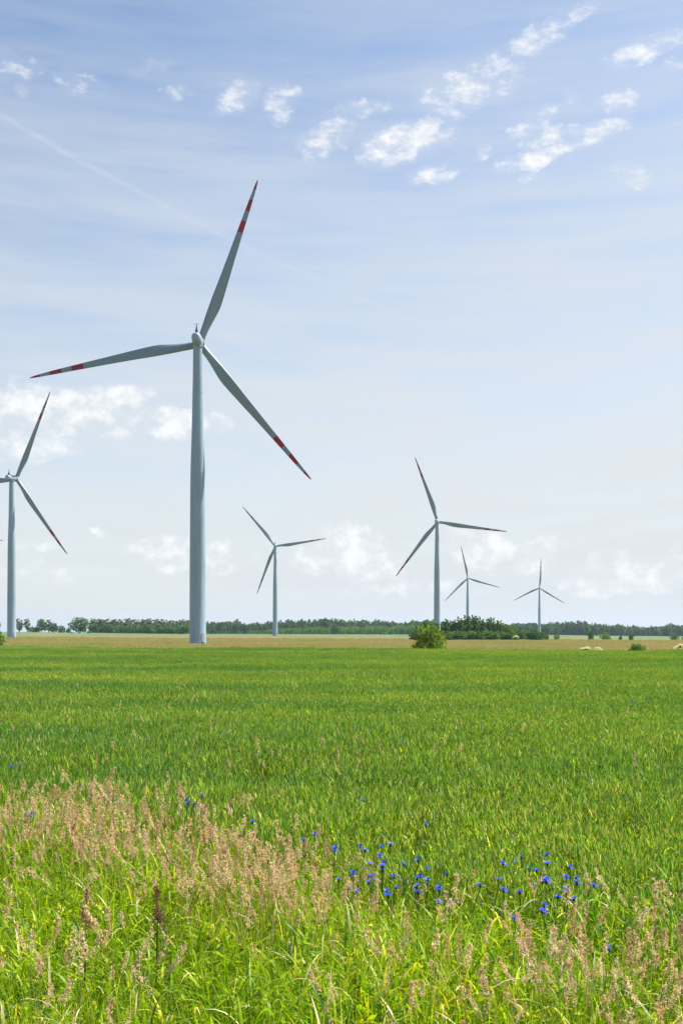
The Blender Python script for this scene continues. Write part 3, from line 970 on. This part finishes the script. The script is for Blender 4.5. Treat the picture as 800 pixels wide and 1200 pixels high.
def elder(seed, px, d, h, w, label, leaf=.11, n=1500):
    """low shrub with flat cream flower heads over the leaves"""
    root = empty('flowering_shrub', at(px, d), random.uniform(0, 6))
    tag(root, label, 'shrub', 'cream flowered shrubs at the field edge')
    v, f = trunk_mesh(seed, h * .8, .05, .03 * h, 3, .3, 4)
    mesh_obj('trunk', v, f, M_BARK, root)
    v, f, cc = crown_mesh(seed, h * .93, w, .05, n, leaf, MIDG, None, 10, 'shrub')
    mesh_obj('crown', v, f, M_LEAF, root, attrs={'col': ('FLOAT_COLOR', cc)})
    rng = np.random.default_rng(seed)
    m = 46; S = Soup()
    a = rng.uniform(0, 6.283, m); q = np.sqrt(rng.uniform(0, 1, m))
    hx, hy = np.cos(a) * q * w * .5, np.sin(a) * q * w * .5
    hz = h * (.55 + .45 * np.sqrt(np.maximum(1 - (q * 1.0) ** 2, 0.02))) * rng.uniform(.9, 1.03, m)
    for i in range(m):
        nn = 26
        r = np.sqrt(rng.uniform(0, 1, nn)) * .13 * max(h, 1); b = rng.uniform(0, 6.283, nn)
        p = np.stack([hx[i] + np.cos(b) * r, hy[i] + np.sin(b) * r, hz[i] - r * .25 + rng.normal(0, .01, nn)], 1)
        v, f, cc = flakes(rng, p, rng.normal(size=(nn, 3)), np.full(nn, .06 * max(h, 1)), np.full(nn, .05 * max(h, 1)), jitter_cols(rng, nn, [(.82, .80, .52), (.76, .74, .42)], None, .1))
        S.add(v, f, cc)
    v, f, cc = S.get()
    mesh_obj('blossom', v, f, M_FLOWER, root, attrs={'col': ('FLOAT_COLOR', cc)})


elder(810, 686, 107.5, 1.18, 1.15, 'cream flowered shrub at the wheat edge, left one of the pair')
elder(811, 700, 107.0, 1.12, .95, 'cream flowered shrub at the wheat edge, right one of the pair')
elder(812, 797, 104.5, 1.45, 1.2, 'cream flowered shrub cut by the right edge of the picture')
elder(813, 604, 500, 2.4, 3.4, 'pale blossoming shrub in front of the right end of the grove', .3, 900)

# grove of dark trees right of centre
rng = random.Random(12)
xs = []
px = 484
while px < 603:
    xs.append(px); px += rng.uniform(3.2, 5.6)
for i, px in enumerate(xs):
    top = np.interp(px, [482, 495, 520, 545, 565, 590, 605], [736, 729.5, 726.5, 722, 722.5, 727, 734])
    top += rng.uniform(-2.6, 2.6)
    d = rng.uniform(515, 560)
    z = at(px, d)[2]
    h = CAM_Z + (HOR - top) / F * d - z
    if px > 588:
        put('bright0', px, d - 8, h * .95, label='bright green broadleaf shrub on the right slope of the dark grove', cat='tree', group='light trees at the right end of the grove', sx=.8)
    else:
        put('pine%d' % (i % 4), px, d, h, label='dark green tree in the dense grove behind the yellow green bush', cat='tree', group='dark trees of the grove', sx=rng.uniform(.85, 1.15))
for i in range(19):                                        # undergrowth along its front
    px = 486 + i * 6.3 + rng.uniform(-2, 2)
    put('shrub%d' % (i % 3), px, rng.uniform(503, 512), rng.uniform(3.4, 5.2), label='low green undergrowth shrub along the front of the dark grove', cat='shrub', group='undergrowth of the grove', sx=1.35)
for i, (px, top) in enumerate([(608, 738), (613, 737.5), (619, 739), (625, 737), (630, 738), (635, 739.5), (640, 742), (652, 743)]):
    d = 540 if i < 6 else 560
    h = CAM_Z + (HOR - top) / F * d - at(px, d)[2]
    put('shrub%d' % (i % 3), px, d, h, label=('low dark tree in the row right of the grove below the farthest turbine' if i < 7 else 'single small dark tree standing free right of the grove'), cat='tree', group='low trees right of the grove' if i < 7 else None, sx=.85)

# lone field trees towards the right
for i, (px, top, sx, lab) in enumerate([(692, 739, .7, 'small dark field tree before the forest, left one on the right side'),
                                       (709, 741, 1.35, 'broad low field bush between two small dark trees before the forest'),
                                       (727, 744.5, .9, 'tiny field bush just left of the dark field tree before the forest'),
                                       (739, 740.5, .85, 'compact dark round field tree above the low bush on the right'),
                                       (790, 742, 1.0, 'dark field bush beside a brighter one at the right edge'),
                                       (803, 744, 1.6, 'bright green bush cut by the right edge before the forest')]):
    d = 610
    h = CAM_Z + (HOR - top) / F * d - at(px, d)[2]
    put('bright0' if px == 803 else 'shrub%d' % (i % 3), px, d, h, label=lab, cat='tree' if 'tree' in lab else 'bush', sx=sx)

# trees on the left horizon
def far_tree(key, px, d, top, label, group=None, sx=1.0, cat='tree'):
    z = at(px, d)[2]
    h = CAM_Z + (HOR - top) / F * d - z
    put(key, px, d, max(h, 1.5), label=label, cat=cat, group=group, sx=sx * (1.55 if key[:4] in ('popl', 'roun') else 1.15))


far_tree('poplar0', -3, 1180, 726, 'pale tree cut by the left edge behind the turbine tower', sx=1.0)
far_tree('poplar1', 22.5, 1180, 724.5, 'pale airy tree just right of the left turbine tower, left of the pair', 'pale tree pair', .95)
far_tree('poplar2', 32, 1180, 724.8, 'pale airy tree just right of the left turbine tower, right of the pair', 'pale tree pair', 1.0)
far_tree('shrub1', 38, 1175, 734, 'small dark tree between the pale pair and the dark round tree', None, 1.0)
far_tree('round0', 49, 1180, 724.7, 'dark round tree at the head of the small left copse', None, .62)
far_tree('poplar0', 57, 1195, 726, 'greyish tree behind the dark round tree of the left copse', None, 1.25)
far_tree('round1', 63.5, 1175, 729.5, 'dark medium tree in the middle of the small left copse', None, .75)
far_tree('shrub0', 72, 1178, 732.5, 'dark low round tree at the right end of the left copse', None, 1.0)
far_tree('shrub2', 42, 1178, 735, 'dark shrub at the foot of the left copse', None, 1.2, 'shrub')
far_tree('round2', 94, 1180, 723, 'large round tree standing at the left end of the long tree row', None, .95)
far_tree('shrub2', 80.5, 1165, 735, 'low dark shrub in the gap between the left copse and the tree row', None, 1.0, 'shrub')
far_tree('bright0', 93, 1120, 741.2, 'low bright green shrub on the far green strip', None, 2.0, 'shrub')
far_tree('shrub0', 84, 1110, 742, 'very low dark shrub on the far green strip', None, 1.8, 'shrub')
far_tree('shrub1', 104, 1110, 738.5, 'dark shrub in front of the large round tree', None, 1.0, 'shrub')
rng = random.Random(3)
i = 0
px = 109
while px < 207:
    far_tree('poplar%d' % (i % 3), px, rng.uniform(1235, 1275), 724.2 + (px - 109) * .012 + rng.uniform(-.7, 1.4), 'tall pale topped tree in the long row left of the largest turbine', 'tall pale trees of the row', 1.25)
    px += rng.uniform(4.2, 6.4); i += 1
px = 112
while px < 222:
    far_tree(['round0', 'shrub0', 'round1', 'shrub1'][i % 4], px, rng.uniform(1195, 1220), rng.uniform(730.0, 734.5), 'dark lower tree in front of the long row of pale topped trees', 'dark trees in front of the row', 1.0 if i % 2 == 0 else 1.15)
    px += rng.uniform(4.5, 7.0); i += 1
far_tree('poplar1', 214, 1240, 725.5, 'single taller tree just left of the largest turbine tower', None, 1.1)

# far forest: reads as one mass
def forest_variant(seed, h, w, cols, n=760, leaf=1.6, shape='round'):
    v, f = trunk_mesh(seed, h, h * .25, h * .015, 3, .15)
    tv = np.array(v); tf = []
    for q in f:
        if len(q) == 4: tf.append(q)
    tf = np.array(tf)
    cv, cf, cc = crown_mesh(seed, h, w, h * .03, n, leaf, cols, None, 13, shape, .05)
    V = np.concatenate([tv, cv]); Fc = np.concatenate([tf, cf + len(tv)])
    C = np.concatenate([np.tile(np.array([[.08, .06, .04, 1]]), (len(tv), 1)), cc])
    return V, Fc, C


def build_forest():
    rng = np.random.default_rng(51)
    var = [forest_variant(900, 20, 9, DARKG, shape='cone'), forest_variant(901, 20, 10, DARKG + MIDG[:1]), forest_variant(902, 20, 8, DARKG, shape='tall'),
           forest_variant(903, 20, 11, MIDG), forest_variant(904, 20, 9.5, MIDG + DARKG[:1], shape='tall')]
    P, S, V = [], [], []
    for row in range(7):
        u = -.62
        while u < .66:
            if -.345 < u < -.236: u += .004; continue
            far = np.interp(u, [-.2, .1, .2, .4], [1640, 1700, 1850, 1950])
            d = far + row * 26 + rng.uniform(-9, 9)
            px = 400 + u * F
            top = np.interp(px, [-300, 100, 240, 300, 350, 400, 480, 600, 655, 700, 730, 800, 1200], [731, 729, 729.5, 728.5, 727.2, 726.5, 728, 730.5, 730, 730, 733, 733, 732])
            top += .9 * math.sin(px * .11) + .8 * math.sin(px * .043 + 1) + .6 * math.sin(px * .31)
            h = CAM_Z + (HOR - top) / F * d - float(ground_z(u * d, d))
            h *= (.82 + .03 * row) * rng.uniform(.78, 1.12)
            if rng.uniform() < .05: h *= 1.12
            P.append((u * d, d, float(ground_z(u * d, d)))); S.append(h / 20); V.append(rng.integers(0, 5))
            u += rng.uniform(3.0, 5.4) / d
    n = len(P); rot = np.zeros((n, 3)); rot[:, 2] = rng.uniform(0, 6.283, n)
    o = scatter('forest', var, dict(loc=np.array(P), rot=rot, scl=np.array(S), var=np.array(V)), [M_LEAF])
    tag(o, 'long dark forest edge along the whole horizon behind the fields', 'forest', kind='stuff')
    # lighter young plantation in front of it
    var = [forest_variant(920, 9, 6, BRIGHT, 320, .9), forest_variant(921, 9, 5, BRIGHT + MIDG[:1], 320, .9, 'cone'), forest_variant(922, 9, 6, MIDG, 320, .9)]
    P, S, V = [], [], []
    for row in range(5):
        u = -.20
        while u < .075:
            d = 1490 + row * 26 + rng.uniform(-8, 8); px = 400 + u * F
            lim = np.interp(px, [150, 250, 300, 330, 345, 480, 500], [.18, .25, .35, .8, 1, 1, 1])
            top = np.interp(px, [150, 300, 330, 380, 420, 490], [741, 738.5, 736, 734, 733.5, 733])
            h = (CAM_Z + (HOR - top) / F * d - float(ground_z(u * d, d))) * rng.uniform(.75, 1.1)
            if rng.uniform() < lim:
                P.append((u * d, d, float(ground_z(u * d, d)))); S.append(max(h, 2) / 9); V.append(rng.integers(0, 3))
            u += rng.uniform(3.0, 5.0) / d
    n = len(P); rot = np.zeros((n, 3)); rot[:, 2] = rng.uniform(0, 6.283, n)
    o = scatter('young_plantation', var, dict(loc=np.array(P), rot=rot, scl=np.array(S), var=np.array(V)), [M_LEAF])
    tag(o, 'lighter green young plantation in front of the dark forest near the middle', 'plantation', kind='stuff')


build_forest()
far_tree('round0', 393, 1440, 731, 'dark round tree in front of the light green plantation', None, .75)
far_tree('shrub1', 451, 1440, 740.2, 'low dark bush at the foot of the light green plantation', None, 1.6, 'bush')
far_tree('shrub0', 412, 1440, 737.5, 'low dark tree beside the round one in front of the plantation', None, 1.3)

# ------------------------------------------------------------------ sky
def build_world():
    w = bpy.data.worlds.new('World'); SC.world = w; w.use_nodes = True
    nt = w.node_tree
    for n in list(nt.nodes): nt.nodes.remove(n)
    lk = nt.links

    def M(op, a, b=None, c=None, clamp=False):
        n = nt.nodes.new('ShaderNodeMath'); n.operation = op; n.use_clamp = clamp
        for i, x in enumerate((a, b, c)):
            if x is None: continue
            if isinstance(x, bpy.types.NodeSocket): lk.new(x, n.inputs[i])
            else: n.inputs[i].default_value = x
        return n.outputs[0]

    sky = nt.nodes.new('ShaderNodeTexSky'); sky.sky_type = 'NISHITA'; sky.sun_disc = False
    sky.sun_elevation = R(SUN_EL); sky.sun_rotation = R(SUN_AZ)
    sky.altitude = 100; sky.air_density = 1.0; sky.dust_density = .8; sky.ozone_density = 0.4
    tc = nt.nodes.new('ShaderNodeTexCoord').outputs['Generated']
    nrm = nt.nodes.new('ShaderNodeVectorMath'); nrm.operation = 'NORMALIZE'; lk.new(tc, nrm.inputs[0]); dirv = nrm.outputs[0]
    sp = nt.nodes.new('ShaderNodeSeparateXYZ'); lk.new(dirv, sp.inputs[0])
    K = 1250.0                                            # tenths-of-a-mil style units: 1 unit = 1/1250 rad
    az = M('MULTIPLY', M('ARCTAN2', sp.outputs[0], sp.outputs[1]), K)
    el = M('MULTIPLY', M('ARCSINE', sp.outputs[2]), K)

    def noise(scale, detail=6.0, rough=.6, vec=dirv, dist=0.0, stretch=None):
        if stretch:
            mp = nt.nodes.new('ShaderNodeMapping'); lk.new(vec, mp.inputs[0]); mp.inputs['Scale'].default_value = stretch; vec = mp.outputs[0]
        n = nt.nodes.new('ShaderNodeTexNoise'); lk.new(vec, n.inputs['Vector'])
        n.inputs['Scale'].default_value = scale; n.inputs['Detail'].default_value = detail
        n.inputs['Roughness'].default_value = rough; n.inputs['Distortion'].default_value = dist
        return n.outputs['Fac'], n.outputs['Color']
    # ragged edges: push the coordinates about with noise
    wf, wc = noise(26, 5.0, .6)
    ws = nt.nodes.new('ShaderNodeSeparateXYZ'); lk.new(wc, ws.inputs[0])
    qx = M('MULTIPLY_ADD', M('SUBTRACT', ws.outputs[0], .5), 62.0, az)
    qy = M('MULTIPLY_ADD', M('SUBTRACT', ws.outputs[1], .5), 40.0, el)
    cb = nt.nodes.new('ShaderNodeCombineXYZ'); lk.new(qx, cb.inputs[0]); lk.new(qy, cb.inputs[1]); cb.inputs[2].default_value = 1.0
    q = cb.outputs[0]

    def dot(v, c):
        n = nt.nodes.new('ShaderNodeVectorMath'); n.operation = 'DOT_PRODUCT'; lk.new(v, n.inputs[0]); n.inputs[1].default_value = c
        return n.outputs['Value']

    def angles(px, py):
        a, b = (px - 400) / F, (HOR - py) / F
        return math.atan(a) * K, math.atan(b / math.sqrt(1 + a * a)) * K

    def blobs(lst, v):
        G = None
        for (px, py, hw, hh, ang, s) in lst:
            cx, cy = angles(px, py); a = R(ang); ca, sa = math.cos(a), math.sin(a)
            v1 = (ca / hw, sa / hw, -(ca * cx + sa * cy) / hw)
            v2 = (-sa / hh, ca / hh, -(-sa * cx + ca * cy) / hh)
            r1, r2 = dot(v, v1), dot(v, v2)
            rr = M('MULTIPLY_ADD', r2, r2, M('MULTIPLY', r1, r1))
            g = M('MAXIMUM', M('MULTIPLY_ADD', rr, -s, s), 0.0)
            G = g if G is None else M('MAXIMUM', G, g)
        return G
    high = [(278, 118, 34, 18, 15, .95), (331, 124, 27, 20, 25, .85), (418, 128, 42, 12, 4, .8), (380, 166, 38, 19, 32, 1.0),
            (470, 168, 62, 24, 12, 1.1), (440, 178, 32, 15, 0, 1.0), (506, 203, 42, 13, 8, .95), (545, 106, 74, 26, 9, .9), (572, 80, 22, 14, 30, .35),
            (634, 42, 46, 20, 14, .95), (676, 20, 28, 12, 30, .6), (756, 57, 56, 14, 12, .8), (622, 145, 36, 11, 22, .75), (637, 161, 26, 13, 12, .95),
            (708, 149, 40, 14, 24, 1.0), (672, 158, 26, 8, 5, .6), (630, 183, 62, 10, 9, 1.05), (727, 112, 24, 12, -10, .75), (738, 205, 28, 17, -20, .6), (566, 180, 14, 9, 20, .8),
            (620, 204, 24, 7, 8, .6), (670, 118, 18, 10, 0, .35), (18, 77, 46, 16, 5, .6), (95, 95, 38, 12, 0, .5), (205, 106, 22, 10, 10, .62), (28, 112, 16, 8, 0, .55), (172, 75, 32, 9, 10, .38),
            (795, 75, 20, 9, 0, .5), (505, 150, 30, 12, 30, .5), (850, 120, 60, 22, 10, .8), (-60, 110, 60, 20, 5, .6)]
    low = [(75, 482, 115, 36, 0, .62), (155, 464, 44, 17, 0, .95), (100, 476, 50, 20, 0, .85), (205, 496, 78, 20, -3, .8), (15, 470, 60, 30, 0, .8), (20, 525, 80, 22, 0, .5),
           (-60, 490, 80, 60, 0, .7),
           (200, 648, 50, 24, 0, .85), (250, 655, 55, 20, 0, .8), (45, 670, 48, 14, -5, .68), (408, 642, 58, 34, 0, .9), (440, 662, 50, 22, 0, .8), (365, 655, 40, 20, 0, .6), (575, 652, 50, 30, 0, .7), (615, 655, 50, 24, 0, .6),
           (642, 636, 28, 14, 0, .6), (712, 662, 44, 18, 0, .68), (765, 680, 55, 20, 0, .55), (545, 632, 24, 18, 0, .6), (118, 626, 20, 6, 0, .5), (690, 690, 60, 14, 0, .4), (480, 690, 120, 12, 0, .3), (30, 640, 50, 10, 0, .3), (880, 650, 90, 40, 0, .8)]
    n1, _ = noise(58, 8.0, .60, stretch=(1, 1, 2.1))
    nb, _ = noise(46, 8.0, .60, stretch=(1, 1, 1.25))
    Gh = blobs(high, q); Gl = blobs(low, q)
    # clouds elsewhere round the sky, away from the picture's field of view
    gen, _ = noise(5.0, 6.0, .6, stretch=(1, 1, 2.4))
    side = M('MULTIPLY', M('SUBTRACT', M('ABSOLUTE', az), 480.0), 1 / 200.0, clamp=True)
    Gg = M('MULTIPLY', M('MULTIPLY', M('SUBTRACT', gen, .52), 6.0, clamp=True), side)
    Gh = M('MAXIMUM', Gh, Gg)
    Dh = M('MULTIPLY', M('ADD', M('MULTIPLY_ADD', M('SUBTRACT', n1, .5), 3.0, -.30), Gh), .95, clamp=True)
    Dh = M('MULTIPLY', Dh, M('MULTIPLY', Gh, 4.0, clamp=True))
    Dl = M('MULTIPLY', M('ADD', M('MULTIPLY_ADD', M('SUBTRACT', nb, .5), 2.5, -.04), Gl), 1.15, clamp=True)
    Dl = M('MULTIPLY', Dl, M('MULTIPLY', Gl, 4.0, clamp=True))
    # cirrus veil: thin aloft, thickening toward the horizon, streaked
    st, _ = noise(3.2, 6.0, .62, dist=.4, stretch=(1.0, 1.0, 9.0))
    st2, _ = noise(9.0, 5.0, .6, stretch=(1.0, 1.0, 7.0))
    ed = M('MULTIPLY', el, 1 / 620.0, clamp=True)          # 0 horizon .. 1 about 28 deg up
    base = M('POWER', M('SUBTRACT', 1.0, ed), .72)
    veil = M('ADD', M('MULTIPLY_ADD', base, .86, .13), M('MULTIPLY', M('MINIMUM', az, 400.0), .00022))
    veil = M('ADD', veil, M('MULTIPLY', M('SUBTRACT', st, .5), .78))
    veil = M('ADD', veil, M('MULTIPLY', M('SUBTRACT', st2, .5), .36), clamp=True)
    # vapour trail: a straight faint line sloping down to the right
    x0, y0 = angles(0, 133); x1, y1 = angles(370, 327)
    L = math.hypot(x1 - x0, y1 - y0); tx, ty = (x1 - x0) / L, (y1 - y0) / L
    cb2 = nt.nodes.new('ShaderNodeCombineXYZ'); lk.new(M('MULTIPLY_ADD', M('SUBTRACT', ws.outputs[0], .5), 7.0, az), cb2.inputs[0])
    lk.new(M('MULTIPLY_ADD', M('SUBTRACT', ws.outputs[1], .5), 7.0, el), cb2.inputs[1]); cb2.inputs[2].default_value = 1.0
    dist = dot(cb2.outputs[0], (-ty, tx, -(-ty * x0 + tx * y0)))
    along = dot(cb2.outputs[0], (tx / L, ty / L, -(tx * x0 + ty * y0) / L))
    line = M('SUBTRACT', 1.0, M('MULTIPLY', M('ABSOLUTE', dist), 1 / 4.6), clamp=True)
    fade = M('MULTIPLY', M('SUBTRACT', 1.12, M('ABSOLUTE', M('MULTIPLY', along, .72))), 1.0, clamp=True)
    trail = M('MULTIPLY', M('MULTIPLY', line, fade), M('MULTIPLY_ADD', n1, .46, -.05))

    def mix(f, a, b):
        n = nt.nodes.new('ShaderNodeMix'); n.data_type = 'RGBA'
        for s, x in ((n.inputs[0], f), (n.inputs[6], a), (n.inputs[7], b)):
            if isinstance(x, bpy.types.NodeSocket): lk.new(x, s)
            else: s.default_value = x
        return n.outputs[2]
    S = 0.93 / 0.08
    c = mix(veil, sky.outputs[0], (.398 * S, .414 * S, .427 * S, 1))
    c = mix(trail, c, (.44 * S, .465 * S, .49 * S, 1))
    # cloud body: bright tops, slightly grey-blue thin parts
    clow = mix(M('MULTIPLY', M('SUBTRACT', nb, .36), 4.0, clamp=True), (.40 * S, .42 * S, .44 * S, 1), (.56 * S, .56 * S, .555 * S, 1))
    c = mix(M('MULTIPLY', Dl, .74), c, clow)
    c = mix(M('MAXIMUM', M('MULTIPLY', Dh, .92), M('MULTIPLY', M('MULTIPLY', Gh, n1), .50, clamp=True)), c, mix(M('MULTIPLY', M('SUBTRACT', n1, .40), 4.5, clamp=True), (.455 * S, .465 * S, .482 * S, 1), (.525 * S, .525 * S, .53 * S, 1)))
    bg = nt.nodes.new('ShaderNodeBackground'); lk.new(c, bg.inputs[0]); bg.inputs[1].default_value = .08
    out = nt.nodes.new('ShaderNodeOutputWorld'); lk.new(bg.outputs[0], out.inputs[0])
    w.cycles.sampling_method = 'MANUAL'; w.cycles.sample_map_resolution = 512


build_world()

# ------------------------------------------------------------------ air
def build_haze():
    m = bpy.data.materials.new('haze_air'); nt = nodes_of(m)
    pv = N(nt, 'ShaderNodeVolumePrincipled', ins={'Color': (.62, .78, .95, 1), 'Density': 0.000055, 'Anisotropy': 0.2})
    N(nt, 'ShaderNodeOutputMaterial', ins={'Volume': pv.outputs[0]})
    x, y0, y1, z0, z1 = 9200, -500, 11200, -7.5, 152
    v = [(a, b, c) for c in (z0, z1) for a, b in ((-x, y0), (x, y0), (x, y1), (-x, y1))]
    f = [(3, 2, 1, 0), (4, 5, 6, 7), (0, 1, 5, 4), (1, 2, 6, 5), (2, 3, 7, 6), (3, 0, 4, 7)]
    o = mesh_obj('haze', v, f, m)
    tag(o, 'thin bluish summer haze lying over the whole landscape', 'haze', kind='stuff')


build_haze()

# ------------------------------------------------------------------ sun and camera
sun = bpy.data.lights.new('sun', 'SUN'); sun.energy = 5.0; sun.angle = R(.5); sun.color = (1.0, .955, .88)
so = bpy.data.objects.new('sun', sun); COL.objects.link(so)
from mathutils import Vector
sd = Vector((math.sin(R(SUN_AZ)) * math.cos(R(SUN_EL)), math.cos(R(SUN_AZ)) * math.cos(R(SUN_EL)), math.sin(R(SUN_EL))))
so.rotation_euler = sd.to_track_quat('Z', 'Y').to_euler(); so.location = (30, 20, 60)

cam = bpy.data.cameras.new('camera'); co = bpy.data.objects.new('camera', cam); COL.objects.link(co)
co.location = (0, 0, CAM_Z); co.rotation_euler = (R(90), 0, 0)
cam.sensor_fit = 'HORIZONTAL'; cam.sensor_width = 36; cam.lens = F / 800 * 36
cam.shift_y = (HOR - 600) / 800
cam.clip_start = .1; cam.clip_end = 20000
SC.camera = co

SC.render.engine = 'CYCLES'
cy = SC.cycles
cy.max_bounces = 6; cy.diffuse_bounces = 3; cy.glossy_bounces = 2; cy.transmission_bounces = 4; cy.volume_bounces = 0
cy.use_denoising = True; cy.denoiser = 'OPENIMAGEDENOISE'; cy.denoising_input_passes = 'RGB_ALBEDO_NORMAL'; cy.denoising_prefilter = 'ACCURATE'
cy.use_adaptive_sampling = False
vs = SC.view_settings
vs.view_transform = 'Standard'; vs.look = 'None'; vs.exposure = 1.05; vs.gamma = 1; vs.use_curve_mapping = False
